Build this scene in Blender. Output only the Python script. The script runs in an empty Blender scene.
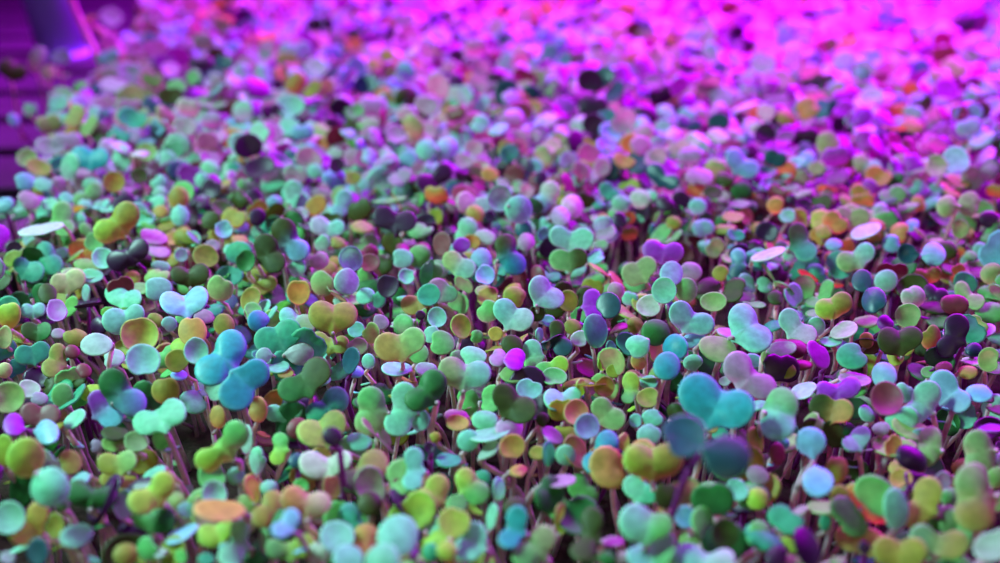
import bpy, math, random
import numpy as np
from mathutils import Vector, Matrix, noise

random.seed(7)
RNG = np.random.default_rng(11)
SC = bpy.context.scene
COL = SC.collection

# ---------------------------------------------------------------- camera geometry
W, H, FPX = 1000.0, 563.0, 785.0
PITCH = math.radians(29.5)
ZC = 0.060                      # height of the leaf canopy above the shelf
CAM = np.array([0.0, 0.0, ZC + 0.137])
FWD = np.array([0.0, math.cos(PITCH), -math.sin(PITCH)])
RGT = np.array([1.0, 0.0, 0.0])
UPV = np.array([0.0, math.sin(PITCH), math.cos(PITCH)])
UP = np.array([0.0, 0.0, 1.0])

def ray(x, y):
    return FWD + RGT * ((x - W / 2) / FPX) - UPV * ((y - H / 2) / FPX)

def on_z(x, y, z):
    d = ray(x, y)
    return CAM + d * ((z - CAM[2]) / d[2])

def project(p):
    v = np.asarray(p) - CAM
    z = v @ FWD
    return W / 2 + FPX * (v @ RGT) / z, H / 2 - FPX * (v @ UPV) / z, z

def unit(v):
    return v / (np.linalg.norm(v) + 1e-12)

# ---------------------------------------------------------------- pigments (linear); pale W, M and S also hold painted-in highlights
PIG = {
 'T': (.19, .55, .40), 'G': (.13, .46, .13), 'E': (.045, .34, .21), 'L': (.32, .50, .055),
 'O': (.28, .29, .045), 'K': (.034, .056, .009), 'D': (.018, .14, .032), 'Y': (.42, .30, .07),
 'A': (.24, .42, .14), 'C': (.46, .50, .24), 'W': (.36, .46, .42), 'M': (.34, .24, .36),
 'V': (.24, .02, .36), 'P': (.026, .003, .034), 'N': (.010, .055, .080), 'B': (.11, .28, .36),
 'Q': (.015, .25, .28), 'S': (.14, .36, .52), 'R': (.13, .020, .035),
}
THRU = {'P': .06, 'N': .05, 'B': .15, 'R': .12, 'V': .25, 'Q': .22, 'K': .28, 'D': .3, 'S': .2, 'W': .38, 'M': .38}
GLOSS = {'P': .8, 'N': 1.0, 'B': .6, 'R': .5, 'S': .7, 'V': .5, 'Q': .5}

# ---------------------------------------------------------------- materials
def new_mat(name):
    m = bpy.data.materials.new(name)
    m.use_nodes = True
    nt = m.node_tree
    nt.nodes.clear()
    out = nt.nodes.new('ShaderNodeOutputMaterial')
    return m, nt, out

def leaf_material():
    m, nt, out = new_mat('leaf_blade')
    N, L = nt.nodes.new, nt.links.new
    at = N('ShaderNodeAttribute'); at.attribute_name = 'pigment'
    ax = N('ShaderNodeAttribute'); ax.attribute_name = 'wax'
    geo = N('ShaderNodeNewGeometry')
    nz = N('ShaderNodeTexNoise'); nz.inputs['Scale'].default_value = 420.0; nz.inputs['Detail'].default_value = 2.0
    tc = N('ShaderNodeTexCoord'); L(tc.outputs['Object'], nz.inputs['Vector'])
    mr = N('ShaderNodeMapRange'); mr.inputs['From Min'].default_value = .3; mr.inputs['From Max'].default_value = .7
    mr.inputs['To Min'].default_value = .82; mr.inputs['To Max'].default_value = 1.15
    L(nz.outputs['Fac'], mr.inputs['Value'])
    mul = N('ShaderNodeMix'); mul.data_type = 'RGBA'; mul.blend_type = 'MULTIPLY'; mul.inputs['Factor'].default_value = 1.0
    L(at.outputs['Color'], mul.inputs['A']); L(mr.outputs['Result'], mul.inputs['B'])
    pb = N('ShaderNodeBsdfPrincipled')
    L(mul.outputs['Result'], pb.inputs['Base Color'])
    pb.inputs['Roughness'].default_value = .42
    rr = N('ShaderNodeMapRange'); rr.inputs['To Min'].default_value = .55; rr.inputs['To Max'].default_value = .40
    L(ax.outputs['Fac'], rr.inputs['Value']); L(rr.outputs['Result'], pb.inputs['Roughness'])
    sr = N('ShaderNodeMapRange'); sr.inputs['To Min'].default_value = .22; sr.inputs['To Max'].default_value = .34
    L(ax.outputs['Fac'], sr.inputs['Value']); L(sr.outputs['Result'], pb.inputs['Specular IOR Level'])
    bp = N('ShaderNodeBump'); bp.inputs['Strength'].default_value = .12; bp.inputs['Distance'].default_value = .0006
    L(nz.outputs['Fac'], bp.inputs['Height']); L(bp.outputs['Normal'], pb.inputs['Normal'])
    tr = N('ShaderNodeBsdfTranslucent')
    tm = N('ShaderNodeMix'); tm.data_type = 'RGBA'; tm.blend_type = 'MULTIPLY'; tm.inputs['Factor'].default_value = 1.0
    tm.inputs['B'].default_value = (.95, 1.0, .40, 1)
    L(mul.outputs['Result'], tm.inputs['A']); L(tm.outputs['Result'], tr.inputs['Color'])
    mx = N('ShaderNodeMixShader')
    L(at.outputs['Alpha'], mx.inputs['Fac']); L(pb.outputs[0], mx.inputs[1]); L(tr.outputs[0], mx.inputs[2])
    L(mx.outputs[0], out.inputs['Surface'])
    return m

def simple_material(name, color, rough=.5, spec=.4, scale=60, var=.25, bump=0.0, metal=0.0):
    m, nt, out = new_mat(name)
    N, L = nt.nodes.new, nt.links.new
    pb = N('ShaderNodeBsdfPrincipled'); L(pb.outputs[0], out.inputs['Surface'])
    nz = N('ShaderNodeTexNoise'); nz.inputs['Scale'].default_value = scale; nz.inputs['Detail'].default_value = 4
    tc = N('ShaderNodeTexCoord'); L(tc.outputs['Object'], nz.inputs['Vector'])
    mr = N('ShaderNodeMapRange'); mr.inputs['From Min'].default_value = .3; mr.inputs['From Max'].default_value = .7
    mr.inputs['To Min'].default_value = 1 - var; mr.inputs['To Max'].default_value = 1 + var
    L(nz.outputs['Fac'], mr.inputs['Value'])
    mul = N('ShaderNodeMix'); mul.data_type = 'RGBA'; mul.blend_type = 'MULTIPLY'; mul.inputs['Factor'].default_value = 1.0
    mul.inputs['A'].default_value = (*color, 1); L(mr.outputs['Result'], mul.inputs['B'])
    L(mul.outputs['Result'], pb.inputs['Base Color'])
    pb.inputs['Roughness'].default_value = rough; pb.inputs['Specular IOR Level'].default_value = spec
    pb.inputs['Metallic'].default_value = metal
    if bump:
        bp = N('ShaderNodeBump'); bp.inputs['Strength'].default_value = bump; bp.inputs['Distance'].default_value = .002
        L(nz.outputs['Fac'], bp.inputs['Height']); L(bp.outputs['Normal'], pb.inputs['Normal'])
    return m

MAT_LEAF = leaf_material()

# ---------------------------------------------------------------- mesh accumulation
class MB:
    """Collects vertices, faces, pigment (rgb + share of light let through) and wax."""
    def __init__(self):
        self.v, self.f, self.c, self.w, self.n = [], [], [], [], 0
    def add(self, v, f, c, w):
        self.v.append(np.asarray(v, float)); self.c.append(np.asarray(c, float)); self.w.append(np.full(len(v), w))
        off = self.n
        self.f.extend([tuple(i + off for i in q) for q in f]); self.n += len(v)
    def build(self, name, mat, parent=None, origin=None):
        v = np.concatenate(self.v)
        if origin is not None: v = v - np.asarray(origin)
        me = bpy.data.meshes.new(name)
        me.from_pydata(v.tolist(), [], self.f)
        a = me.attributes.new('pigment', 'FLOAT_COLOR', 'POINT')
        a.data.foreach_set('color', np.concatenate(self.c).astype(np.float32).ravel())
        b = me.attributes.new('wax', 'FLOAT', 'POINT')
        b.data.foreach_set('value', np.concatenate(self.w).astype(np.float32))
        me.polygons.foreach_set('use_smooth', np.ones(len(me.polygons), dtype=bool))
        me.materials.append(mat)
        o = bpy.data.objects.new(name, me); COL.objects.link(o)
        if parent is not None: o.parent = parent
        return o

RINGS = [0.0, .30, .58, .80, .93, 1.0, .995, .93]      # last two roll the margin under
DROP = [0, 0, 0, 0, 0, .25, .8, 1.0]                   # in units of blade thickness
RINGS_LO = [0.0, .5, .85, 1.0, .97]
DROP_LO = [0, 0, 0, .3, 1.0]
_FC = {}
def ring_faces(na, nr):
    if (na, nr) not in _FC:
        f = [(0, 1 + i, 1 + (i + 1) % na) for i in range(na)]
        for r in range(nr - 2):
            a, b = 1 + r * na, 1 + (r + 1) * na
            for i in range(na):
                j = (i + 1) % na
                f.append((a + i, b + i, b + j, a + j))
        _FC[(na, nr)] = f
    return _FC[(na, nr)]

def smax(a, b, k):
    h = np.clip(.5 + .5 * (a - b) / k, 0, 1)
    return b * (1 - h) + a * h + k * h * (1 - h)

def outline(parts, na, center, k):
    """polar outline round `center` of the smooth union of discs / tapered stalks, in pixels (y down)"""
    th = np.linspace(0, 2 * math.pi, na, endpoint=False)
    R = max(math.hypot(p[0] - center[0], p[1] - center[1]) + p[2] for p in parts if p[3] == 'd') * 1.5
    for p in parts:
        if p[3] == 's': R = max(R, math.hypot(p[0] - center[0], p[1] - center[1]) * 1.15)
    t = np.linspace(0, R, 90)
    X = center[0] + np.cos(th)[:, None] * t[None]; Y = center[1] + np.sin(th)[:, None] * t[None]
    F = None
    for p in parts:
        if p[3] == 'd':
            d = p[2] - np.hypot(X - p[0], Y - p[1])
        else:                       # stalk: from (p0,p1) width p2 to centre
            ax, ay = p[0], p[1]; bx, by = center
            L2 = (bx - ax) ** 2 + (by - ay) ** 2 + 1e-6
            u = np.clip(((X - ax) * (bx - ax) + (Y - ay) * (by - ay)) / L2, 0, 1)
            w = p[2] + (p[4] - p[2]) * u ** 1.5
            d = w - np.hypot(X - ax - u * (bx - ax), Y - ay - u * (by - ay))
        F = d if F is None else smax(F, d, k)
    ins = F > 0
    # first exit from the shape
    first_out = np.argmax(~ins, axis=1)
    first_out = np.where(ins.all(axis=1), len(t) - 1, np.maximum(first_out, 1))
    i = np.arange(na)
    f0, f1 = F[i, first_out - 1], F[i, first_out]
    rr = t[first_out - 1] + (t[1] - t[0]) * np.clip(f0 / (f0 - f1 + 1e-9), 0, 1)
    return th, rr

def blade(mb, P0, n, center, th, rr, cols, cup, fold_dir, fold, thick, lo=False, lobes=None, phase=0.0, rib_sign=1):
    """an outline seen in pixels set on the plane (P0, n), cupped, folded and given a rolled margin"""
    rings, drop = (RINGS_LO, DROP_LO) if lo else (RINGS, DROP)
    na = len(th)
    pts, dr, rho = [(center[0], center[1])], [0.0], [0.0]
    for s, d in zip(rings[1:], drop[1:]):
        for a, r in zip(th, rr):
            pts.append((center[0] + math.cos(a) * r * s, center[1] + math.sin(a) * r * s))
        dr += [d] * na; rho += [min(s, 1.0)] * na
    pts = np.array(pts); dr = np.array(dr); rho = np.array(rho)
    D = FWD[None] + RGT[None] * ((pts[:, 0] - W / 2) / FPX)[:, None] - UPV[None] * ((pts[:, 1] - H / 2) / FPX)[:, None]
    t = ((P0 - CAM) @ n) / (D @ n)
    V = CAM[None] + D * t[:, None]
    zdep = (P0 - CAM) @ FWD
    R = float(np.mean(rr)) * zdep / FPX
    off = cup * R * (rho ** 2 - .35) - dr * thick
    if fold:
        fx = (pts[:, 0] - center[0]) * fold_dir[0] + (pts[:, 1] - center[1]) * fold_dir[1]
        off = off + fold * R * np.abs(fx) / (np.mean(rr) + 1e-6)
    ang = np.concatenate([[0], np.tile(th, len(rings) - 1)])
    off = off + R * .05 * np.sin(2 * ang + phase) * rho ** 2
    V = V + n[None] * off[:, None]
    # pigment: blends lobe to lobe, paler at the margin and at the base
    c1, c2 = np.array(PIG[cols[0]]), np.array(PIG[cols[1]])
    if lobes is not None:
        a, b = np.array(lobes[0]), np.array(lobes[1])
        ab = b - a
        u = np.clip(((pts - a) @ ab) / (ab @ ab + 1e-6), 0, 1)
        u = u * u * (3 - 2 * u)
    else:
        u = np.zeros(len(pts))
    tint = c1[None] * (1 - u[:, None]) + c2[None] * u[:, None]
    jit = np.array([random.uniform(.86, 1.16), random.uniform(.92, 1.1), random.uniform(.86, 1.16)])
    tint = tint * jit
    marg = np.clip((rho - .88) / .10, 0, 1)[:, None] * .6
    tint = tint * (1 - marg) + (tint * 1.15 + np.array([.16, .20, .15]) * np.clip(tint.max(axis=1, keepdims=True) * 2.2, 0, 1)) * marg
    if fold:                                       # pale midrib along the crease
        rib = np.exp(-(((pts[:, 0] - center[0]) * fold_dir[0] + (pts[:, 1] - center[1]) * fold_dir[1]) / (.10 * np.mean(rr))) ** 2)[:, None] * .45
        rib = rib * np.clip(.5 + ((pts[:, 0] - center[0]) * -fold_dir[1] + (pts[:, 1] - center[1]) * fold_dir[0])[:, None] * rib_sign / np.mean(rr), .25, 1)
        tint = tint * (1 - rib) + (tint * 1.3 + np.array([.10, .12, .08]) * np.clip(tint.max(axis=1, keepdims=True) * 2.2, 0, 1)) * rib
    th_ = THRU.get(cols[0], .42) * (1 - u) + THRU.get(cols[1], .42) * u
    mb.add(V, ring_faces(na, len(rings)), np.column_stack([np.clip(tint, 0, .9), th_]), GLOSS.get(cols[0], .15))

STEM_PALE, STEM_PURPLE = (.68, .50, .60), (.25, .03, .27)
def stalk(mb, pts, r0, r1, col, seg=9, sides=7):
    """tube along a quadratic curve through three points"""
    a, b, c = [np.asarray(p, float) for p in pts]
    V, F, C = [], [], []
    for i in range(seg):
        u = i / (seg - 1)
        p = a * (1 - u) ** 2 + b * 2 * u * (1 - u) + c * u ** 2
        d = unit((b - a) * (1 - u) + (c - b) * u)
        x = unit(np.cross(d, [0.3, 1, .1])); y = np.cross(d, x)
        r = r0 + (r1 - r0) * u
        for k in range(sides):
            t = 2 * math.pi * k / sides
            V.append(p + x * r * math.cos(t) + y * r * math.sin(t))
            C.append((*col, .45))
    for i in range(seg - 1):
        for k in range(sides):
            j = (k + 1) % sides
            F.append((i * sides + k, i * sides + j, (i + 1) * sides + j, (i + 1) * sides + k))
    F.append(tuple(range(sides))[::-1]); F.append(tuple((seg - 1) * sides + k for k in range(sides)))
    mb.add(V, F, C, .45)
# h = one blade with two lobes, p = pair of round leaves, s = single oval leaf (x y a b angle)
DATA = """
s B 4 204 11 8 -20
s M 30 200 12 9 20
s T 50 204 9 6 -15
s T 67 198 8 6 0
h G 63 213 11 65 228 10
s W 43 228 24 5 -11 #long pale edge-on leaf
h G 80 199 7 95 191 9
p T 85 205 7 77 220 8
s T 102 206 7 6 0
h O 126 215 14 106 231 13 L #large avocado heart leaf
p G 94 242 10 103 259 11 T
h P 117 260 11 138 248 11 b=143,268 #near-black heart leaf
s P 15 250 9 9 0
s T 29 240 7 6 0
h E 45 250 9 52 264 11
h E 21 265 8 34 272 11
s G 4 277 9 8 0
s G 87 230 8 6 40
s T 93 276 12 7 0
h C 60 283 10 75 279 11 b=68,300
s T 157 202 10 7 -30
s T 160 191 8 6 0
p O 178 197 11 180 215 10 T
s Y 161 211 8 6 0
p K 210 220 9.5 224 230 9 B
s W 242 198 8 5 0
s B 242 227 8 6 0
s Y 240 239 9 5 5
s M 155 236 14 8 15
s M 160 251 12 6 10
p T 193 239 8 181 255 7
s O 207 257 14 11 20
s M 213 246 8 6 0
s T 230 249 7 5 0
h K 180 275 9.5 199 274 11
s T 161 267 10 7 0
s D 246 262 10 11 80
s A 220 289 13 14 90
s L 133 277 9 7 0
s T 159 288 15 12 0
h T 293 190 9 300 201 10
s B 275 201 8 7 0
s W 302 214 8 6 0
s P 258 217 9 9 0
h K 284 231 13 298 250 12 B #dark olive and steel-blue leaf
h K 266 246 12 274 262 12
s T 257 231 6 6 0
s T 297 268 9 10 90
p T 350 259 12.5 348 281 13 T #aqua stacked pair
s T 322 244 8 9 90
s M 320 260 10 9 0
h T 344 199 9 337 212 8
h W 320 226 10 337 228 8 T
s O 338 242 9 6 0
s O 363 226 12 6 5
s A 322 284 12 13 90
s R 370 263 11 9 0
s G 366 276 9 9 0
h P 384 217 11 406 221 11 b=396,242 #glossy plum heart leaf
s K 411 210 9 7 0
h P 424 182 9 443 173 9 b=435,196 #small indigo heart leaf
h W 466 203 11 483 205 9 T
p Y 475 213 9 468 226 10 T
s P 490 217 6 6 0
p T 499 199 13 520 209 14 #tall pale mint pair
s W 486 237 11 8 0
h K 506 244 11 515 263 12 Q #olive-over-blue leaf
p T 423 259 10 406 277 8
s T 403 258 11 10 0
h A 452 260 10 466 268 10 T b=457,282
p B 481 258 11 485 276 10
s V 462 245 9 8 0
s R 442 245 9 12 90
s G 435 271 10 9 0
p W 574 205 12 560 214 10 M q=.65
h W 550 190 10 541 203 9 S
p N 523 229 9 527 241 9 M
h T 560 237 11 582 240 12
s M 606 233 12 7 -25
s G 600 246 9 6 0
h G 560 260 11 578 258 10 K
s B 543 235 6 8 90
s Y 603 218 6 5 0
s P 618 220 8 8 0
p T 621 203 9 640 198 10 W
s P 664 202 10 9 0
s O 673 222 8 7 0
s T 697 206 9 9 0
h V 653 250 11 674 252 10 #vivid violet leaf
s Y 652 243 7 4 0
p T 672 273 12 664 291 13 #mint pair before the violet leaf
s G 687 291 11 13 90
s M 690 271 11 10 0
h A 633 274 12 647 266 10
s K 712 192 10 7 0
h B 738 256 8 735 272 8 N
s W 747 261 7 4 -20
s O 720 273 9 8 0
s Y 775 205 9 9 0
s P 791 199 6 6 0
s T 787 216 9 7 0
h K 798 233 10 806 252 11 E
s Y 823 231 9 7 0
s B 833 244 9 6 0
s Y 830 257 7 6 0
h A 843 217 10 859 218 10
s W 864 231 16 7 -20
h A 847 262 11 865 253 10 T
s W 766 254 18 5 -18 #pale edge-on blade
s T 791 255 8 9 90
p N 862 280 11 873 299 13 #glossy navy pair
p A 948 205 11 970 203 12 #pale green twin rounds
s Y 918 203 8 8 0
s W 882 212 8 9 90
s B 911 225 9 6 -20
s P 988 219 10 9 0
p N 907 254 10 934 253 12 B #slate-blue pair
s B 891 243 10 9 0
s A 960 230 9 10 90
s G 970 255 7 5 0
s T 885 280 12 11 0
h O 920 275 7 934 274 8
s Y 959 271 7 8 90
s W 992 255 9 6 0
s A 991 273 12 11 0
s T 996 290 8 7 0
p K 47 293 10 57 311 11 V q=.8 #dark leaf with magenta pouch
h T 27 310 7 39 309 7
s T 85 294 4 9 90
h T 116 294 11 133 298 9 q=.6
s L 8 316 12 14 90
h K 31 331 9 44 331 9 D
s O 77 336 13 9 10
s W 98 344 17 11 -5 #pale silvery oval leaf
s W 114 357 12 9 -20
h T 116 321 14 135 314 10
h E 24 355 10 41 351 10
h O 58 353 9 52 368 11
s R 73 351 8 7 0
s R 84 370 9 7 0
s C 4 338 9 12 90
h D 113 383 15 132 402 15 B b=113,403 #deep green and blue leaf
s M 59 333 8 5 0
s C 5 370 8 8 0
h S 173 304 13 197 300 12 q=.7 #pale blue bow-tie leaf
s O 155 320 9 8 0
p L 139 336 19 143 361 17 T #big lime leaf over mint
p Y 192 330 15 196 352 13 T #tan round leaf over mint
p L 178 345 8 177 361 12 O
s M 205 316 11 7 10
s O 225 324 11 11 0
s O 250 300 9 13 120
p G 253 311 9 259 320 11 Q
h Q 231 345 16 211 369 17 b=236,370 #turquoise upper double leaf
h Q 256 373 14 236 394 18 b=232,372 #turquoise lower double leaf
s T 170 324 8 8 0
s G 185 317 9 7 0
s S 180 374 9 5 0
s Y 299 293 12 13 90
h O 323 314 15 344 314 14 b=333,336 #big olive heart leaf
s W 341 302 8 5 0
s T 366 295 10 8 -30
h E 268 340 14 288 332 14
h T 288 316 9 304 324 12 A
s A 273 318 9 9 0
p W 300 350 14 264 355 8 T
s T 279 366 12 7 0
h O 320 341 9 341 345 9
h K 317 372 15 291 390 13 D b=312,399 #dark green-brown double leaf
s O 286 373 9 5 0
s A 358 346 11 9 0
s T 368 362 7 8 90
s T 357 330 9 8 0
s A 371 334 9 11 90
s N 351 362 8 14 100
s S 357 371 8 6 0
h Y 389 347 15 413 340 13 A b=403,368 #tan heart leaf
s G 418 352 12 11 0
s T 398 369 15 7 0
p T 437 318 10 432 335 9
s G 443 342 14 12 0
s L 461 328 10 13 80
h A 453 371 15 477 374 14 T b=463,396 #mint and lime heart on pale stem
s T 474 355 14 10 0
s G 477 336 7 7 0
s W 404 322 14 3.5 -12
s P 421 315 5 5 0
s M 381 322 9 8 0
h Y 411 305 10 424 300 8
s E 430 295 12 11 0
h M 438 289 11 450 294 8 T
s C 485 291 9 6 0
s G 487 312 11 12 90
s Y 496 334 8 7 0
s K 511 344 11 10 0
p V 516 358 11 498 357 9 q=.55 M
s W 427 369 11 7 0
s P 388 287 11 12 90
s E 378 300 7 10 90
h T 540 288 12 552 298 12 #bright aqua heart leaf
s O 514 296 12 11 0
h T 505 311 12 522 320 12 W
s K 537 314 8 9 90
s O 568 302 10 11 90
h V 592 298 9 594 313 9
p N 608 305 13 616 290 9 M b=604,318 #silvery blue leaf
s B 548 321 7 6 0
s T 540 335 4 7 90
s B 547 345 5 6 90
h K 557 328 8 563 347 10 N
s O 572 326 9 8 0
s W 579 339 10 8 0
s E 597 332 12 17 85
h T 532 350 10 533 364 9 G
h G 545 372 11 560 365 9 L
s L 603 364 4 8 85
s O 613 371 8 7 0
s T 613 358 7 8 90
s A 512 373 14 9 0
s W 648 306 13 11 0
s K 648 313 8 7 0
s O 634 324 9 8 0
p D 656 331 14 637 345 12 T
h T 681 314 13 702 324 12 #mint double leaf with curled side
s S 692 336 14 10 -40
p Q 673 346 13 667 365 14 #dark teal stacked pair
s A 716 347 19 13 15
s M 727 332 12 5 20
h T 743 318 15 757 337 16 b=730,338 #bright mint double leaf
h M 738 366 15 763 386 14 #mauve double leaf
s Y 640 361 8 10 90
s L 632 375 8 6 0
s T 692 362 10 9 0
s T 629 298 8 8 0
s A 712 302 13 10 0
h L 826 308 11 842 302 11 O b=832,328 #mustard heart leaf
s W 842 330 15 8 -20
s T 830 341 12 5 0
h T 789 320 11 806 335 11 W
s T 817 327 9 10 90
s V 820 355 9 16 60
s E 851 355 17 13 0
s O 785 368 11 10 0
s G 780 348 15 8 -10
s K 775 297 9 7 10
s Y 866 340 8 8 0
s A 865 320 13 6 0
p W 914 296 12 908 316 13 A
s V 885 322 9 8 0
h P 930 290 7 940 296 9
h K 890 341 14 910 338 12
p L 895 356 9 906 346 9
s O 932 338 10 13 90
h P 957 326 13 947 347 11 #purple leaf behind a pale blade
s M 953 339 13 4 45
s N 973 349 9 7 0
s W 972 360 12 4 5
s A 988 360 12 12 0
s Y 967 371 10 7 0
s M 982 331 13 7 -10
p B 884 374 13 887 400 17 R #dark red leaf
s G 928 372 8 6 0
s R 943 367 9 6 0
h A 962 290 8 976 302 9
h R 31 414 11 50 415 11
p V 14 423 11 46 431 12 S q=.6 #violet and silver leaf
s W 30 389 12 9 0
s M 40 398 9 7 0
s G 62 396 11 12 90
s T 74 420 13 7 -40
s A 10 398 17 16 0
p L 26 457 20 48 486 20 T #lime leaf over mint at the edge
s L 3 452 10 16 90
s O 71 462 13 12 0
h V 99 401 11 111 416 13 S
s L 93 391 13 8 -15
s K 117 432 14 7 0
s M 97 446 7 7 0
s A 115 444 12 8 0
h O 109 464 11 127 461 11 A b=121,481
s O 165 391 14 15 90
h T 145 422 13 173 411 13 q=.65 #bent teal blade on pale stem
s G 162 440 9 12 90
s A 137 442 14 10 0
h L 208 460 13 236 434 14 G #bright green lime heart
s T 246 441 6 16 90
p G 212 477 14 214 494 13 T
s Y 217 418 8 12 90
s T 155 472 13 6 -30
s Y 257 410 10 13 90
h T 274 413 9 293 410 10
h E 336 399 13 317 412 12
h L 312 434 15 333 426 14 O
s P 333 436 10 10 0 l=.01 #purple bud
h W 314 466 14 342 462 11
h G 280 440 8 277 457 8 L
s R 296 428 10 11 -40
h G 371 400 14 369 422 15 A
s T 360 441 13 9 0
h O 374 464 15 354 481 14 K
s N 298 460 9 8 0
s T 256 462 8 14 90
h T 404 396 13 398 424 14
s T 420 421 10 11 90
h D 433 383 14 417 399 13 b=437,402 #deep green pair
s M 457 415 12 7 0
s Y 459 423 12 8 0
s T 486 419 13 10 0
s T 469 440 11 11 0
s T 492 432 21 7 -12
s W 487 450 14 6 -40
h T 414 458 10 412 482 10 #minty bean-shaped leaf
s P 430 448 6 6 0
s E 450 460 13 7 0
h L 466 478 11 477 492 13 G
s O 436 437 6 6 0
h K 505 397 13 522 410 15
s T 528 389 13 11 0
s T 515 378 9 7 0
h T 554 400 11 572 396 9 q=.7
s L 582 388 5 9 90
s M 592 389 5 6 90
s O 604 388 10 11 90
p Y 576 413 13 587 427 13 T
s M 552 434 13 7 35
h A 602 408 11 614 419 12
s G 553 377 13 9 0
p M 510 427 14 512 447 13 Y
h Q 607 442 12 595 462 13
s T 566 456 10 11 90
s M 557 480 17 6 -5 #thin mauve bar-like leaf
s O 537 453 9 7 0
s Y 518 470 10 6 0
s E 549 455 6 13 90
s K 542 419 7 7 0
s L 624 444 7 12 90
h L 639 460 17 666 460 17 O b=653,486 #big lime-olive heart
s T 648 434 12 11 0
p N 684 436 22 728 456 23 b=690,468 l=.02 #large blurred navy pair
s S 686 518 11 12 90
h Q 700 396 22 735 410 20 #large turquoise leaf
s O 647 398 12 10 0
s T 648 382 10 7 0
h L 631 382 9 628 398 7 G
s T 652 417 11 9 0
s T 635 421 7 7 0
s O 711 427 8 6 0
s W 725 381 7 5 0
h G 782 402 16 777 422 18 T b=764,412 #large green folded leaf
p S 811 441 15 818 481 15 S b=797,487 #shiny sky-blue pair
s O 757 443 8 15 85
h V 825 391 10 850 387 11
s M 853 379 17 7 5
s W 803 391 14 8 -20
h K 822 407 13 842 411 12 Y
h T 850 444 9 860 437 10 q=.65
s T 868 414 7 10 50
s M 880 428 9 7 0
s R 778 455 8 12 90
s S 783 443 6 6 0
s O 838 470 11 15 90
s T 905 393 11 10 40
h T 927 395 14 916 412 12
h B 944 385 14 960 402 12
s S 978 392 14 9 0 #small sky-blue leaf
h A 930 437 12 925 453 13
h A 978 443 14 981 462 15
s V 990 427 14 4 0
s Y 893 447 9 12 90
s Y 898 467 11 8 0
s A 920 468 7 8 90
s T 81 478 11 6 -25
h D 79 491 13 107 496 12 #dark bean-shaped leaf
s T 10 518 18 16 -20
h L 22 534 14 38 514 11 Y
s O 55 527 10 13 90
s T 78 534 17 12 -15
s G 63 502 8 8 0
s N 38 553 11 14 90
s W 8 558 8 7 0
s O 127 554 13 12 0
s T 122 505 10 17 90
h L 163 485 13 141 502 14 b=165,505 #lime two-lobed leaf
h G 142 518 10 162 519 14 D
s A 176 501 11 10 0
s S 183 532 18 6 -28
s Y 222 509 26 11 3 #long tan oval leaf
h L 209 536 12 226 528 9
h T 240 530 10 231 557 13
s G 147 550 11 13 90
s T 224 547 5 5 0
s G 181 557 6 8 90
s W 160 553 7 4 -30
s E 207 559 9 6 0
s T 188 510 10 7 0
s T 237 475 9 9 0
s Y 253 490 7 15 75
h Y 295 500 15 318 503 13 C b=308,526 #orange-tan heart leaf
h O 273 500 11 263 516 12
s T 270 487 9 8 0
s G 302 486 8 7 0
h S 291 518 9 280 530 9 l=.006
p T 337 537 17 348 558 15
h E 350 514 12 361 532 12
s O 332 488 9 14 80
s K 371 503 13 12 0
h G 275 550 10 304 546 12 L
s W 318 553 10 12 90
s G 263 541 4 13 90
h L 438 486 12 427 499 13
p L 454 522 16 447 549 10 #yellow-lime spoon leaf
s T 432 527 8 12 90
h T 474 535 13 467 549 14
p T 398 534 21 381 560 18 #huge teal leaf
s A 410 559 14 7 0
s V 415 551 5 5 0
s E 430 553 8 10 90
s G 458 503 11 9 0
s T 491 518 5 14 100
s T 500 490 6 12 90
s P 400 502 5 15 60
s R 397 481 5 5 0
s E 483 478 9 9 0
h A 543 538 14 526 556 14 G
h Q 517 518 11 509 540 11 #cyan curled leaf
s K 514 505 12 10 0
h K 592 521 12 583 552 13
s M 611 541 12 5 -5
s O 563 520 7 16 90
s D 607 557 9 8 0
s M 622 557 7 7 0
h T 637 523 19 660 525 13 G #broad green-mint leaf
h G 657 549 19 638 558 12 T
h T 635 487 12 650 494 10 E
s K 667 496 12 14 90
s G 707 489 12 9 0
s W 708 500 14 4 0
s T 736 490 12 11 0
s G 704 525 11 18 85
s K 725 535 14 15 90
h T 690 561 17 722 562 14 W
s L 757 498 12 11 0
s M 757 474 12 9 20
s G 761 535 13 15 60
s P 810 548 12 21 70 #purple pod-like leaf in front
s P 776 556 12 11 0
s L 787 545 11 10 0
s A 822 506 17 7 0
s O 841 500 10 14 90
s E 826 523 6 9 90
s P 865 548 6 7 90
s A 838 560 9 5 0
s M 797 511 10 4 -30
h A 973 481 18 976 513 20 O #tall green figure-eight leaf
h O 928 492 15 914 515 14
s T 897 511 13 21 85
s A 950 521 11 14 90
h G 922 540 14 953 546 15 O
h O 887 551 15 912 553 15
s W 992 546 21 16 -25 #big white leaf in the corner
s M 943 482 8 10 90
s G 950 497 8 10 90
s A 998 478 9 12 90
s A 998 503 8 10 90
s Y 900 479 12 10 0
s T 30 110 7 8 90
h W 54 97 6 64 98 7
s T 54 112 6 6 0
s B 108 116 6 8 90
s R 82 124 8 8 0
p K 100 131 11 108 147 10 M q=.8
h Q 82 157 11 100 158 10 #teal bow-tie leaf
s O 62 152 10 8 0
s T 68 168 9 14 100
s A 28 158 11 9 0
s O 40 168 13 8 15
s B 26 181 11 9 0
s T 44 184 10 7 0
s M 85 173 11 5 0
s O 115 182 11 11 0
s T 121 160 9 14 95
s B 15 120 6 8 60
s B 121 130 8 8 0
s Y 71 135 7 9 90
s W 68 121 8 4 0
h K 9 68 10 20 72 8
s W 36 59 8 13 110
s T 62 57 10 8 0
s A 50 72 9 7 0
s W 112 18 12 9 0
s W 107 66 6 8 90
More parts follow.
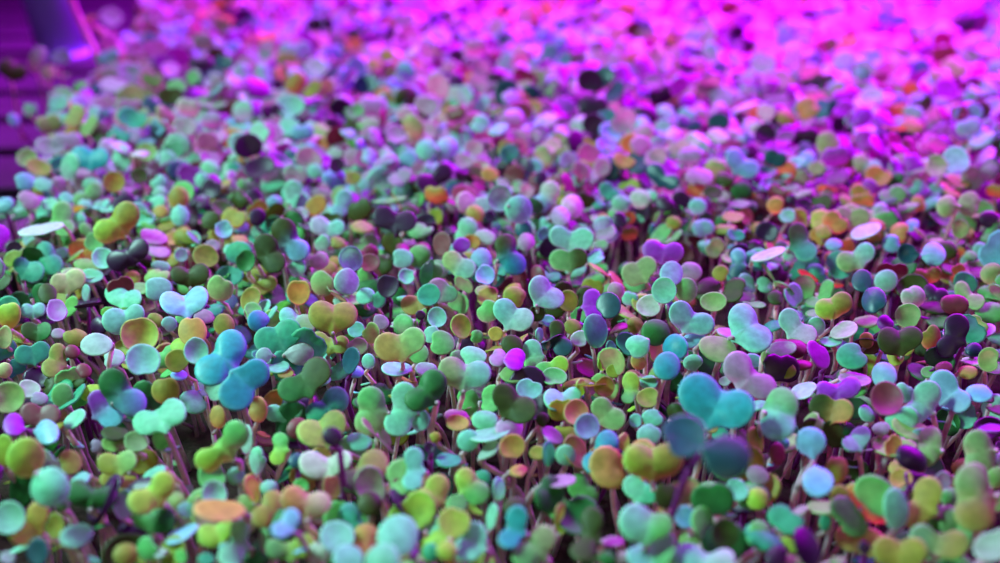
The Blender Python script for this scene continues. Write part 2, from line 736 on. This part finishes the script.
h N 150 105 8 172 107 10
s K 134 111 8 6 0
s P 157 133 8 9 90
s T 188 130 8 8 0
s E 211 137 10 13 90
s Y 234 139 12 11 0
s W 207 121 8 5 0
s S 246 116 7 8 90
h K 222 105 8 237 106 8 R
s W 241 157 12 6 0
s T 167 162 8 11 90
s T 160 182 9 8 0
s T 183 170 7 7 0
s T 195 160 7 7 0
s T 211 167 10 8 0
s T 203 180 8 8 0
s V 216 180 8 5 40
s E 235 170 8 8 0
s A 148 152 11 9 0
s K 140 176 9 8 0
s T 292 106 14 11 0
h T 289 131 8 311 130 9
s Y 323 145 7 8 90
s K 354 123 11 9 0
s P 337 165 8 8 0
s M 352 157 8 10 90
s W 336 152 9 6 0
s V 323 114 7 6 0
s R 354 103 9 6 0
s T 316 171 8 8 0
s O 353 178 9 7 0
p T 426 148 11 448 147 12 #mint twin rounds in the blurred rows
h E 392 166 9 408 160 9 B
s W 383 152 9 7 -20
s T 395 109 9 6 0
s T 400 151 6 6 0
s P 410 127 5 8 90
h N 465 121 8 479 125 7 B
s T 481 106 7 11 120
s W 479 169 8 7 0
s Y 491 174 9 7 0
s M 420 170 8 8 0
s S 446 129 8 6 0
s O 508 151 9 12 90
p B 534 167 9 541 178 7 P
s T 554 161 8 5 -20
s W 547 119 12 7 0
s T 539 113 6 7 90
s P 576 143 8 12 90
s R 594 129 4 7 90
s W 602 168 9 10 90
s O 587 163 9 7 0
s W 601 101 10 7 0
s R 615 106 8 5 0
s A 558 140 8 8 0
h N 656 172 9 671 182 9 #navy leaf in the pink rows
s W 674 171 7 6 0
s M 698 176 14 9 0
s T 690 162 6 4 0
h N 683 123 7 696 126 6
h B 735 158 10 749 169 10 #slate leaf in the pink rows
s P 749 151 9 7 0
s P 752 179 9 6 0
s R 722 118 8 9 90
s W 647 154 7 9 90
s K 724 178 10 8 0
s S 738 101 8 5 0
s R 657 104 6 6 0
s Y 755 117 8 10 90
s A 827 143 12 12 0
h A 862 163 9 873 168 9 T
s S 864 128 5 8 90
s P 890 151 11 6 -10
p A 936 166 11 956 161 14 T #pale twin rounds by the pink haze
s Y 961 136 11 7 0
s C 959 113 8 9 90
s W 926 109 9 6 0
s Y 941 148 8 6 0
s A 816 168 9 7 0
s W 838 157 8 6 0
s R 768 164 6 6 0
s Y 846 175 6 6 0
s S 778 172 9 5 0
s W 130 42 8 6 0
s R 138 52 8 8 0
s T 205 30 9 6 0
s T 215 42 10 6 0
s B 382 57 6 6 0
s S 386 65 6 7 0
s B 462 38 7 8 0
s S 272 95 6 6 0
s R 655 50 6 6 0
s T 643 72 9 7 0
s T 641 83 9 7 0
s Y 655 45 8 9 0
s P 580 28 5 5 0
s P 345 62 7 7 0
s P 278 85 6 6 0
"""

# ---------------------------------------------------------------- read the list of sprouts
class Sp: pass
def parse():
    out = []
    for line in DATA.strip().splitlines():
        line = line.strip()
        if not line: continue
        s = Sp(); s.mark = None; s.q = None; s.base = None; s.lift = None
        if '#' in line:
            line, s.mark = line.split('#'); s.mark = s.mark.strip()
        tk = line.split(); s.kind = tk[0]; s.c1 = tk[1]; s.c2 = tk[1]; s.c3 = None
        nums, extra = [], []
        for t in tk[2:]:
            try: nums.append(float(t))
            except ValueError: extra.append(t)
        for e in extra:
            if e.startswith('q='): s.q = float(e[2:])
            elif e.startswith('l='): s.lift = float(e[2:])
            elif e.startswith('b='): s.base = tuple(float(v) for v in e[2:].split(','))
            else: s.c2 = e
        if s.kind == 's':
            s.x, s.y, s.a, s.b, s.ang = nums
            if s.b > s.a: s.a, s.b, s.ang = s.b, s.a, s.ang      # listed tall ones are already turned
            s.r = math.sqrt(s.a * s.b); s.area = s.a * s.b
        else:
            s.x1, s.y1, s.r1, s.x2, s.y2, s.r2 = nums
            s.x, s.y = (s.x1 + s.x2) / 2, (s.y1 + s.y2) / 2
            s.r = (s.r1 + s.r2) / 2; s.area = s.r1 ** 2 + s.r2 ** 2
        # depth: the canopy plane, nearer if the leaf shows larger than its neighbours
        z = (on_z(s.x, s.y, ZC) - CAM) @ FWD
        ratio = s.r / (FPX * .0042 / z)
        if s.lift is None: s.lift = max(-.005, min(.012, (ratio - 1) * .012))
        if s.mark: s.lift += .004
        elif s.c1 in 'PNVKRD': s.lift += .0025
        out.append(s)
    return out

SPROUTS = parse()
N_SINGLE = 312
ranked = sorted(SPROUTS, key=lambda s: -(s.area + (1e6 if s.mark else 0)))
for i, s in enumerate(ranked): s.single = i < N_SINGLE

def lean_normal(P, q, jit=.18):
    tc = unit(CAM - P)
    u = unit(UP - tc * (UP @ tc))
    side = np.cross(tc, u)
    th = math.acos(max(.2, min(1, q)))
    n = tc * math.cos(th) + u * math.sin(th)
    return unit(n + side * random.gauss(0, jit) + u * random.gauss(0, jit * .6))

def soil_z(x, y):
    return .018 + .002 * noise.noise(Vector((x * 60, y * 60, 0)))

def make_sprout(s, stem_mb, leaf_mbs, lo):
    """adds one seedling: its stem to stem_mb and each of its leaves to the MBs made by leaf_mbs()"""
    na = 22 if lo else 44
    P = on_z(s.x, s.y, ZC + s.lift)
    dep = (P - CAM) @ FWD
    px = dep / FPX                                        # metres per pixel at this depth
    dark = s.c1 in 'PNVRB'
    ph = random.uniform(0, 6.28)
    if s.kind == 'h':
        q = s.q or random.uniform(.82, .95)
        n = lean_normal(P, q)
        dx, dy = s.x2 - s.x1, s.y2 - s.y1
        L = math.hypot(dx, dy) + 1e-6
        nx, ny = -dy / L, dx / L
        if ny < 0 or (abs(ny) < .25 and random.random() < .5): nx, ny = -nx, -ny
        base = s.base or (s.x + nx * s.r * 1.25, s.y + ny * s.r * 1.25)
        bl = math.hypot(base[0] - s.x, base[1] - s.y)
        bd = ((base[0] - s.x) / bl, (base[1] - s.y) / bl)
        c = (s.x + bd[0] * s.r * .18, s.y + bd[1] * s.r * .18)
        tip = (s.x + bd[0] * min(bl, s.r * 1.25), s.y + bd[1] * min(bl, s.r * 1.25))
        parts = [(s.x1, s.y1, s.r1, 'd'), (s.x2, s.y2, s.r2, 'd'), (tip[0], tip[1], s.r * .14, 's', s.r * .75),
                 (s.x + bd[0] * s.r * .3, s.y + bd[1] * s.r * .3, s.r * .86, 'd')]
        th, rr = outline(parts, na, c, s.r * .30)
        fold_dir = (dx / L, dy / L)
        blade(leaf_mbs(), P, n, c, th, rr, (s.c1, s.c2), random.uniform(-.34, -.04), fold_dir, random.uniform(.08, .30), .00045,
              lo, ((s.x1, s.y1), (s.x2, s.y2)), ph, 1 if (bd[0] * -dy + bd[1] * dx) > 0 else -1)
        D = ray(*tip); node = CAM + D * (((P - CAM) @ n) / (D @ n)) - n * .0004
        if s.base:
            D = ray(*s.base); far = CAM + D * ((P - CAM) @ FWD + .001)
            nodes = [(node, far)]
            node2 = far
        else:
            node2 = node + np.array([random.gauss(0, .0008), .0012, -.0018]); nodes = [(node, node2)]
        if not lo or True:                                 # the seedling's other leaf, lower and behind
            ang = random.uniform(-.5, .5)
            d = unit(np.array([bd[0] * -.8 + math.sin(ang), 1.0, -.8 + random.uniform(-.2, .1)]))
            under_leaf(leaf_mbs(), node2 - np.array([0, 0, .005]), d, s.r * px * random.uniform(.55, .75), s.c1, lo)
    elif s.kind == 'p':
        nodes = []
        cen = []
        for (x, y, r, c, o) in ((s.x1, s.y1, s.r1, s.c1, (s.x2, s.y2)), (s.x2, s.y2, s.r2, s.c2, (s.x1, s.y1))):
            Pi = on_z(x, y, ZC + s.lift + (.0015 if y == max(s.y1, s.y2) else 0))
            q = s.q or random.uniform(.80, .95)
            n = lean_normal(Pi, q, .22)
            dx, dy = o[0] - x, o[1] - y
            L = math.hypot(dx, dy) + 1e-6
            tip = (x + dx / L * min(L * .55, r * 1.15), y + dy / L * min(L * .55, r * 1.15) + r * .15)
            parts = [(x, y, r, 'd'), (tip[0], tip[1], r * .16, 's', r * .6)]
            th, rr = outline(parts, na, (x, y), r * .25)
            rr = rr * (1 + .03 * np.sin(2 * th + ph))
            if random.random() < .5:
                away = math.atan2(-dy, -dx) + random.gauss(0, .6)
                rr = rr * (1 - random.uniform(.08, .22) * np.exp(-(np.angle(np.exp(1j * (th - away))) / .4) ** 2))
            blade(leaf_mbs(), Pi, n, (x, y), th, rr, (c, c), random.choice((random.uniform(-.40, -.15), random.uniform(-.30, -.05), random.uniform(.1, .32))), (1, 0), 0, .00045, lo, None, ph)
            D = ray(*tip); cen.append(CAM + D * (((Pi - CAM) @ n) / (D @ n)) - n * .0004)
        if s.base:
            node2 = CAM + ray(*s.base) * ((P - CAM) @ FWD + .001)
        else:
            node2 = (cen[0] + cen[1]) / 2 + np.array([0, .001, -.0025])
        nodes = [(cen[0], node2), (cen[1], node2)]
    else:
        q = max(.18, s.b / s.a) if s.b < s.a * .97 else .97
        a = math.radians(s.ang)
        ex = RGT * math.cos(a) - UPV * math.sin(a)
        vd = unit(P - CAM); ex = unit(ex - vd * (ex @ vd)); mn = np.cross(vd, ex)
        if mn @ UP < 0: mn = -mn
        t = math.acos(max(.3, q))
        n = unit(-vd * math.cos(t) + mn * math.sin(t))
        if q > .6: n = unit(n * .6 + .4 * lean_normal(P, .9, .2))
        # local outline: ellipse slightly egg shaped, one end running into a stalk
        endx = 1 if math.cos(a) * (1 if s.x < 500 else -1) > 0 else -1
        if abs(math.sin(a)) > .6: endx = 1 if math.sin(a) > 0 else -1
        th = np.linspace(0, 2 * math.pi, na, endpoint=False)
        u = th - a
        base_r = 1 / np.sqrt((np.cos(u) / s.a) ** 2 + (np.sin(u) / s.b) ** 2)
        egg = 1 + .10 * np.cos(u - (0 if endx < 0 else math.pi)) + .03 * np.sin(2 * u + ph)
        rr = base_r * egg
        if s.b > s.a * .55 and random.random() < .55:        # shallow notch at the tip, as most of these seed leaves have
            na_ = a + (0 if endx < 0 else math.pi) + random.gauss(0, .5)
            dd = np.angle(np.exp(1j * (th - na_)))
            rr = rr * (1 - random.uniform(.14, .30) * np.exp(-(dd / .42) ** 2))
        blade(leaf_mbs(), P, n, (s.x, s.y), th, rr, (s.c1, s.c2), random.choice((random.uniform(-.40, -.15), random.uniform(-.30, -.05), random.uniform(.1, .32))) * q, (1, 0), 0, .00045, lo, None, ph)
        tip = (s.x + endx * math.cos(a) * s.a * .85, s.y + endx * math.sin(a) * s.a * .85)
        if q > .7: tip = (s.x + random.uniform(-.3, .3) * s.r, s.y + s.b * .8)
        D = ray(*tip); tp = CAM + D * (((P - CAM) @ n) / (D @ n)) - n * .0006
        node2 = tp + np.array([random.gauss(0, .001), .0015, -.003])
        nodes = [(tp, node2)]
        d = unit(np.array([random.uniform(-.8, .8), 1.0, -.8]))
        if q > .5 and not dark: under_leaf(leaf_mbs(), node2 - np.array([0, 0, .004]), d, s.r * px * random.uniform(.5, .75), s.c1, lo)
    # stem
    rs = random.uniform(.00062, .00085)
    col = STEM_PURPLE if dark else tuple(np.array(STEM_PALE) * random.uniform(.7, 1.1))
    gx, gy = node2[0] + random.gauss(0, .005), node2[1] + random.gauss(.002, .005)
    foot = np.array([gx, gy, soil_z(gx, gy) - .001])
    mid = (node2 + foot) / 2 + np.array([random.gauss(0, .004), random.gauss(0, .004), .006])
    stalk(stem_mb, (foot, mid, node2), rs * 1.15, rs, col, 6 if lo else 10, 5 if lo else 8)
    for (tp, nd) in nodes:
        m = (tp + nd) / 2 - np.array([0, 0, .0006])
        stalk(stem_mb, (nd, m, tp), rs, rs * .75, col, 4 if lo else 6, 5 if lo else 8)
    return foot

def template(na, rings, drop, notch):
    th = np.linspace(0, 2 * math.pi, na, endpoint=False)
    r = 1 + 0 * th
    # kidney: notch at the tip (angle 0), narrowed at the base (angle pi)
    r = r * (1 - notch * np.exp(-(np.minimum(th, 2 * math.pi - th) / .42) ** 2)) * (1 - .22 * np.exp(-((th - math.pi) / .45) ** 2))
    x, y, z, rho = [0], [0], [0], [0]
    for s, d in zip(rings[1:], drop[1:]):
        x += list(np.cos(th) * r * s); y += list(np.sin(th) * r * s * 1.12); z += [-d] * na; rho += [min(s, 1)] * na
    return np.array(x), np.array(y), np.array(z), np.array(rho), th
TPL = {}
def under_leaf(mb, node, d, R, c, lo, up=UP):
    """a cotyledon growing from `node` along d with its face up"""
    key = (lo, random.random() < .6)
    if key not in TPL:
        TPL[key] = template(14 if lo else 32, RINGS_LO if lo else RINGS, DROP_LO if lo else DROP, .34 if key[1] else .04)
    x, y, z, rho, th = TPL[key]
    d = unit(d)
    s = unit(np.cross(d, up) + RNG.normal(0, .12, 3)); s = unit(s - d * (s @ d)); n = np.cross(s, d)
    cup, fold = random.uniform(-.45, .25), random.uniform(0, .3)
    cen = node + d * R * .95
    V = cen[None] + d[None] * (x * R)[:, None] + s[None] * (y * R)[:, None] + n[None] * (z * .0004 + cup * R * (rho ** 2 - .4) + fold * R * np.abs(y))[:, None]
    tint = np.array(PIG[c]) * np.array([random.uniform(.85, 1.15), random.uniform(.9, 1.1), random.uniform(.85, 1.15)])
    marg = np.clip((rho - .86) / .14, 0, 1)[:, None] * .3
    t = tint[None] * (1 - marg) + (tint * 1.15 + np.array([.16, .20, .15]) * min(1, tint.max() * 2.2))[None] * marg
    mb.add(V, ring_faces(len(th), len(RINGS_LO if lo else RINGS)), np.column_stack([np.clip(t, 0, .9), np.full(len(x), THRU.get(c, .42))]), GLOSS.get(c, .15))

# ---------------------------------------------------------------- words that tell one sprout from the others
TONE = {'T': 'mint', 'G': 'green', 'E': 'emerald', 'L': 'lime', 'O': 'olive', 'K': 'dark olive', 'D': 'deep green', 'Y': 'tan',
        'A': 'pale green', 'C': 'cream', 'W': 'whitish', 'M': 'mauve', 'V': 'violet', 'P': 'dark purple', 'N': 'navy',
        'B': 'slate-blue', 'Q': 'turquoise', 'S': 'sky-blue', 'R': 'dark red'}
ORD = ['', 'nearest', 'second', 'third', 'fourth', 'fifth', 'sixth', 'seventh', 'eighth']
def look(s):
    tone = TONE[s.c1] if s.c1 == s.c2 else TONE[s.c1] + '-and-' + TONE[s.c2]
    tone = tone.replace('-and-dark ', '-and-').replace('-and-pale ', '-and-').replace('-and-deep ', '-and-')
    if s.kind == 'h': shape = 'heart-leaved' if abs(s.x1 - s.x2) > abs(s.y1 - s.y2) else 'figure-eight'
    elif s.kind == 'p': shape = 'twin-leaved'
    else: shape = 'narrow-leaved' if s.a > 2 * s.b else ('oval-leaved' if s.a > 1.22 * s.b else 'round-leaved')
    size = 'large ' if s.r >= 15 else ('small ' if s.r < 7.6 else '')
    return size + tone + ' ' + shape
def sector(s, m):
    dx, dy = s.x - m.x, (s.y - m.y) * 1.25
    if abs(dx) > abs(dy): return 'right of' if dx > 0 else 'left of'
    return 'in front of' if dy > 0 else 'behind'
def make_labels(S):
    marks = [s for s in S if s.mark]
    out, used = {}, set()
    for s in marks:
        t = 'sprout with the ' + s.mark
        if s.c1 != 'P' and len(t.split()) < 4: t = 'one ' + t
        out[id(s)] = t; used.add(t)
    dist = lambda s, m: math.hypot(s.x - m.x, (s.y - m.y) * 1.25)
    for s in S:
        if s.mark or not s.single: continue
        lk, done = look(s), None
        near = sorted(marks, key=lambda m: dist(s, m))[:6]
        cand = []
        for m in near:
            same = sorted([t for t in S if not t.mark and look(t) == lk and sector(t, m) == sector(s, m)], key=lambda t: dist(t, m))
            k = same.index(s) + 1
            alone = k == 1 and (len(same) < 2 or dist(same[1], m) > 1.8 * dist(s, m))
            if k < len(ORD): cand.append((k - (.9 if alone else 0), dist(s, m), m, k, alone))
        for _, _, m, k, alone in sorted(cand, key=lambda c: (round(c[0]), c[1])):
            pre = '' if alone else ORD[k] + ' '
            t = f'{pre}{lk} sprout {"just " if alone else ""}{sector(s, m)} the {m.mark}'
            if len(t.split()) <= 16 and t not in used:
                done = t; break
        if not done:
            a, b = near[0], near[1]
            done = f'{lk} sprout near the {a.mark} and the {b.mark}'
        out[id(s)] = done; used.add(done)
    return out

# ---------------------------------------------------------------- bed geometry: its edge runs away up the picture
E0, E1 = on_z(-6, 185, ZC), on_z(148, 0, ZC)
DIR = unit(np.array([E1[0] - E0[0], E1[1] - E0[1], 0])); PER = np.array([DIR[1], -DIR[0], 0])
def bed(u, v):            # u along the edge, v into the bed
    p = E0 + DIR * u + PER * v
    return np.array([p[0], p[1]])
U0, U1, V1 = -.62, .95, 1.25

# ---------------------------------------------------------------- the counted sprouts
GROUP = 'microgreen sprouts in the bed'
mass_stem, mass_leaf = MB(), MB()
LABELS = make_labels(SPROUTS)
for s in SPROUTS:
    if s.single:
        stem = MB(); leaves = []
        def new_leaf():
            m = MB(); leaves.append(m); return m
        foot = make_sprout(s, stem, new_leaf, False)
        root = bpy.data.objects.new('microgreen_sprout', None); COL.objects.link(root)
        root.location = foot; root.empty_display_size = .005
        root['label'] = LABELS[id(s)]; root['category'] = 'sprout'; root['group'] = GROUP
        stem.build('stem', MAT_LEAF, root, foot)
        for m in leaves: m.build('leaf', MAT_LEAF, root, foot)
    else:
        make_sprout(s, mass_leaf, lambda: mass_leaf, True)

# ---------------------------------------------------------------- the uncounted ones: behind, between and below
cx = np.array([[s.x, s.y, s.r] for s in SPROUTS])
def mix(**parts):                 # pigment letter -> share
    return [k for k, n in parts.items() for _ in range(n)]
MIX_BACK = mix(T=7, W=5, M=8, Y=1, P=3, A=3, R=2, G=1, K=2, N=2, S=1, V=4, B=1, E=1, O=1)  # extra M and V paint the glow of magenta-lit stems between leaves
MIX_LOW = mix(G=6, D=4, E=4, O=4, K=4, P=3, R=2, T=3, A=3, L=1, Y=1)
MIX_DEEP = mix(M=3, V=3, W=1, T=2, P=1, R=1)  # mostly mauve and violet: magenta light painted into the low gaps
STEP = .0112
# places where the bed is thin and one looks down between the stems
GAPS = [(202, 405, 20), (185, 445, 24), (205, 470, 14), (527, 500, 28), (328, 375, 13), (458, 398, 16), (88, 442, 18), (84, 520, 15),
        (608, 502, 18), (840, 522, 30), (402, 490, 12), (640, 232, 24), (706, 250, 20), (394, 290, 12), (455, 295, 14), (895, 440, 14),
        (965, 425, 14), (300, 265, 10), (735, 300, 10), (440, 225, 14), (548, 478, 12), (110, 525, 16), (780, 500, 14), (815, 365, 10)]
n_u, n_v = int((U1 - U0) / STEP), int(V1 / STEP)
for iu in range(n_u):
    for iv in range(2 * n_v):
        low = iv >= n_v; iv = iv % n_v        # the second lot grows lower, under the far rows
        u = U0 + (iu + random.random()) * STEP; v = .008 + (iv + random.random()) * STEP
        x, y = bed(u, v)
        if y < .02: continue
        px, py, dz = project((x, y, ZC))
        if dz < .09: continue
        if px < -480 or px > 1480 or py > 800 or py < -75: continue
        if any(math.hypot(px - gx, py - gy) < gr for gx, gy, gr in GAPS): continue
        if 300 < py and random.random() < .3: continue
        near = np.min(np.hypot(cx[:, 0] - px, (cx[:, 1] - py) * 1.3) / cx[:, 2])
        if low and not (-40 < px < 1040 and -40 < py < 190): continue
        inframe = -15 < px < 1015 and 175 < py < 563
        if inframe: h = ZC - (random.uniform(.006, .024) if near < 1.25 else random.uniform(.003, .012))
        elif py >= 563: h = ZC - random.uniform(.006, .018)
        elif near < 1.1: h = ZC - random.uniform(.006, .016)
        else: h = ZC + random.gauss(-.001, .006)
        if low: h = ZC - random.uniform(.005, .016)
        elif py < 175 and not inframe: h += random.choice((0, 0, 0, .004, -.004))
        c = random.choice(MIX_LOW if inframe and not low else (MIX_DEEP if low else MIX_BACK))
        node = np.array([x, y, h])
        a = random.uniform(0, 6.283)
        R = random.uniform(.0036, .0054) if inframe else random.uniform(.0045, .0066) * (1.15 if py < 120 else 1)
        tilt = 0 if (inframe and random.random() < .5) else 1      # most turn their faces toward the room's light
        face = unit(UP * .55 + tilt * .75 * unit(CAM - node) * random.uniform(.4, 1.2) + RNG.normal(0, .28, 3))
        e = unit(np.cross(face, [math.cos(a), math.sin(a), .1]))
        for k in range(2):
            d = unit(e * (1 - 2 * k) + face * random.uniform(-.15, .55))
            under_leaf(mass_leaf, node, d, R * random.uniform(.85, 1.1), c, True, face)
        foot = np.array([x + random.gauss(0, .005), y + random.gauss(0, .005), .017])
        col = STEM_PURPLE if c in 'PNVRB' else tuple(np.array(STEM_PALE) * random.uniform(.6, 1.1))
        stalk(mass_leaf, (foot, (node + foot) / 2 + RNG.normal(0, .003, 3), node), .0007, .0006, col, 5, 5)
mo = mass_leaf.build('microgreens', MAT_LEAF)
mo['kind'] = 'stuff'; mo['category'] = 'microgreens'
mo['label'] = 'dense bed of small mixed sprouts, blurred and pink-lit behind, dim between the larger ones'

# a few long bent stems that stand up at the bed's far edge
def long_stem(name_pts, label, tipcol):
    (xb, yb, zb), (xm, ym), (xt, yt) = name_pts
    b = on_z(xb, yb, zb); dep = (b - CAM) @ FWD
    m = CAM + ray(xm, ym) * dep; t = CAM + ray(xt, yt) * dep
    foot = np.array([b[0], b[1] + .01, .017])
    root = bpy.data.objects.new('sprout_stalk', None); COL.objects.link(root); root.location = foot
    root['label'] = label; root['category'] = 'sprout'; root['group'] = 'tall stalks at the far edge'
    st = MB(); stalk(st, (b, m, t), .0026, .0020, (.66, .42, .60), 12, 8); stalk(st, (foot, (foot + b) / 2, b), .0027, .0026, (.66, .42, .60), 6, 8)
    st.build('stem', MAT_LEAF, root, foot)
    lf = MB(); under_leaf(lf, t, unit(np.array([.6, -.3, .25])), .006, tipcol, False); lf.build('leaf', MAT_LEAF, root, foot)
long_stem(((102, 66, ZC), (84, 30), (70, -4)), 'long pink stalk leaning in front of the blue-grey post', 'M')
long_stem(((124, 52, ZC), (108, 34), (84, 20)), 'bent pink stalk with an orange tip beside the blue-grey post', 'Y')

# ---------------------------------------------------------------- tray and soil
def solid(name, verts, faces, mat, bevel=0.0, parent=None):
    me = bpy.data.meshes.new(name); me.from_pydata([tuple(map(float, v)) for v in verts], [], faces); me.materials.append(mat)
    o = bpy.data.objects.new(name, me); COL.objects.link(o)
    if parent: o.parent = parent
    if bevel:
        b = o.modifiers.new('bevel', 'BEVEL'); b.width = bevel; b.segments = 3
    return o

def box_pts(c, ax, ay, az):
    c, ax, ay, az = map(np.asarray, (c, ax, ay, az))
    return [c + sx * ax + sy * ay + sz * az for sz in (-1, 1) for (sx, sy) in ((-1, -1), (1, -1), (1, 1), (-1, 1))]
BF = [(0, 3, 2, 1), (4, 5, 6, 7), (0, 1, 5, 4), (1, 2, 6, 5), (2, 3, 7, 6), (3, 0, 4, 7)]

M_TRAY = simple_material('tray_plastic', (.018, .016, .02), .45, .5, 90, .3)
M_SOIL = simple_material('soil', (.030, .018, .014), .95, .1, 260, .6, .8)
M_DECK = simple_material('shelf_boards', (.026, .010, .036), .6, .3, 25, .3)
M_WALL = simple_material('wall_panel', (.34, .30, .40), .7, .2, 8, .15)
M_POST = simple_material('painted_post', (.42, .55, .85), .5, .4, 40, .08)

prof = [(-.012, .030), (-.016, .027), (-.006, .024), (.000, .002), (.004, .002), (.004, .026), (-.004, .030)]
cor = [(U0, 0, 1, 1), (U1, 0, -1, 1), (U1, V1, -1, -1), (U0, V1, 1, -1)]
V, F = [], []
for (u, v, su, sv) in cor:
    for (o_, z) in prof:
        p = bed(u + su * o_, v + sv * o_); V.append((p[0], p[1], z))
k = len(prof)
for i in range(4):
    j = (i + 1) % 4
    for a in range(k):
        b = (a + 1) % k
        F.append((i * k + a, j * k + a, j * k + b, i * k + b))
F.append((3, k + 3, 2 * k + 3, 3 * k + 3))
tray = solid('grow_tray', V, F, M_TRAY)
tray['label'] = 'black plastic growing tray that holds the whole bed of sprouts'; tray['category'] = 'tray'
nu, nv = 60, 46
V, F = [], []
for i in range(nu):
    for j in range(nv):
        p = bed(U0 + .006 + (U1 - U0 - .012) * i / (nu - 1), .006 + (V1 - .012) * j / (nv - 1))
        V.append((p[0], p[1], soil_z(p[0], p[1])))
for i in range(nu - 1):
    for j in range(nv - 1):
        F.append((i * nv + j, (i + 1) * nv + j, (i + 1) * nv + j + 1, i * nv + j + 1))
soil = solid('soil', V, F, M_SOIL)
soil['kind'] = 'stuff'; soil['category'] = 'soil'; soil['label'] = 'dark moist growing soil under the sprouts'
for p in soil.data.polygons: p.use_smooth = True

# ---------------------------------------------------------------- shelf, wall, post
V, F = [], []
pitch = .075
for i in range(46):                                   # boards of the shelf deck, laid across
    yy = -.7 + i * pitch
    b = box_pts((.1, yy, -.006), (1.9, 0, 0), (0, pitch * .40, 0), (0, 0, .006))
    F += [tuple(q + len(V) for q in f) for f in BF]; V += b
floor = solid('floor', V, F, M_DECK, .002); floor['kind'] = 'structure'
wl = solid('wall_back', box_pts((.1, 2.7, .3), (2.2, 0, 0), (0, .02, 0), (0, 0, 1.4)), BF, M_WALL); wl['kind'] = 'structure'
b0 = on_z(53, 62, 0.0)
dep = (b0 - CAM) @ FWD; rad = 23.5 * dep / FPX
post = bpy.data.objects.new('shelf_post', None); COL.objects.link(post); post.location = (b0[0], b0[1] + rad, 0)
post['label'] = 'round blue-grey steel post standing behind the bed in the upper corner'; post['category'] = 'post'
def turned(name, rz, parent):
    V, F, n = [], [], 48
    for r, z in rz:
        V += [(r * math.cos(2 * math.pi * k / n), r * math.sin(2 * math.pi * k / n), z) for k in range(n)]
    for i in range(len(rz) - 1):
        F += [(i * n + k, i * n + (k + 1) % n, (i + 1) * n + (k + 1) % n, (i + 1) * n + k) for k in range(n)]
    F += [tuple(range(n))[::-1], tuple((len(rz) - 1) * n + k for k in range(n))]
    o = solid(name, V, F, M_POST, 0, parent)
    for p in o.data.polygons: p.use_smooth = len(p.vertices) == 4
    return o
turned('upright', [(rad, .005), (rad, .7)], post)
turned('foot_plate', [(rad * 1.12, 0), (rad * 1.12, .004), (rad * 1.05, .006)], post)

# ---------------------------------------------------------------- light
def area(name, loc, target, sx, sy, power, color, spread=180):
    l = bpy.data.lights.new(name, 'AREA'); l.shape = 'RECTANGLE'; l.size = sx; l.size_y = sy
    l.energy = power; l.color = color; l.spread = math.radians(spread)
    o = bpy.data.objects.new(name, l); COL.objects.link(o)
    o.location = loc
    o.rotation_euler = (Vector(target) - Vector(loc)).to_track_quat('-Z', 'Y').to_euler()
    return o
area('grow_light', (.32, .79, .34), (.26, .69, 0), 1.3, .5, 66.0, (.64, .0, 1.0), 121)
area('grow_light_side', (-.70, 1.3, .40), (-.20, .8, 0), .6, .3, 4.0, (.60, .0, 1.0))
area('cool_window', (-.42, .30, .46), (-.02, .14, .05), .13, .13, 2.9, (.46, 1.0, .84), 98)
area('back_fill', (-.25, 1.0, 1.0), (-.12, .55, .05), .4, .3, 1.2, (.72, 1.0, .95), 80)  # added fill over the far rows, lifts pale tints out of the magenta
area('front_fill', (.25, -.6, .9), (.0, .20, .05), .5, .3, 1.3, (1.0, 1.0, .52), 150)  # added dim warm fill from the camera side, turns lower leaf faces olive

w = bpy.data.worlds.new('room'); SC.world = w; w.use_nodes = True
bg = w.node_tree.nodes['Background']; bg.inputs[0].default_value = (.42, .08, .58, 1); bg.inputs[1].default_value = .16

# ---------------------------------------------------------------- camera
cd = bpy.data.cameras.new('camera'); cam = bpy.data.objects.new('camera', cd); COL.objects.link(cam)
cam.location = CAM; cam.rotation_euler = (math.pi / 2 - PITCH, 0, 0)
cd.sensor_fit = 'HORIZONTAL'; cd.sensor_width = 36.0; cd.lens = 36.0 * FPX / W
cd.clip_start = .005; cd.clip_end = 20
cd.dof.use_dof = True; cd.dof.focus_distance = .248; cd.dof.aperture_fstop = 5.0
SC.camera = cam
SC.view_settings.view_transform = 'Standard'; SC.view_settings.look = 'None'
SC.view_settings.gamma = 1; SC.view_settings.use_curve_mapping = False
SC.view_settings.exposure = -0.2
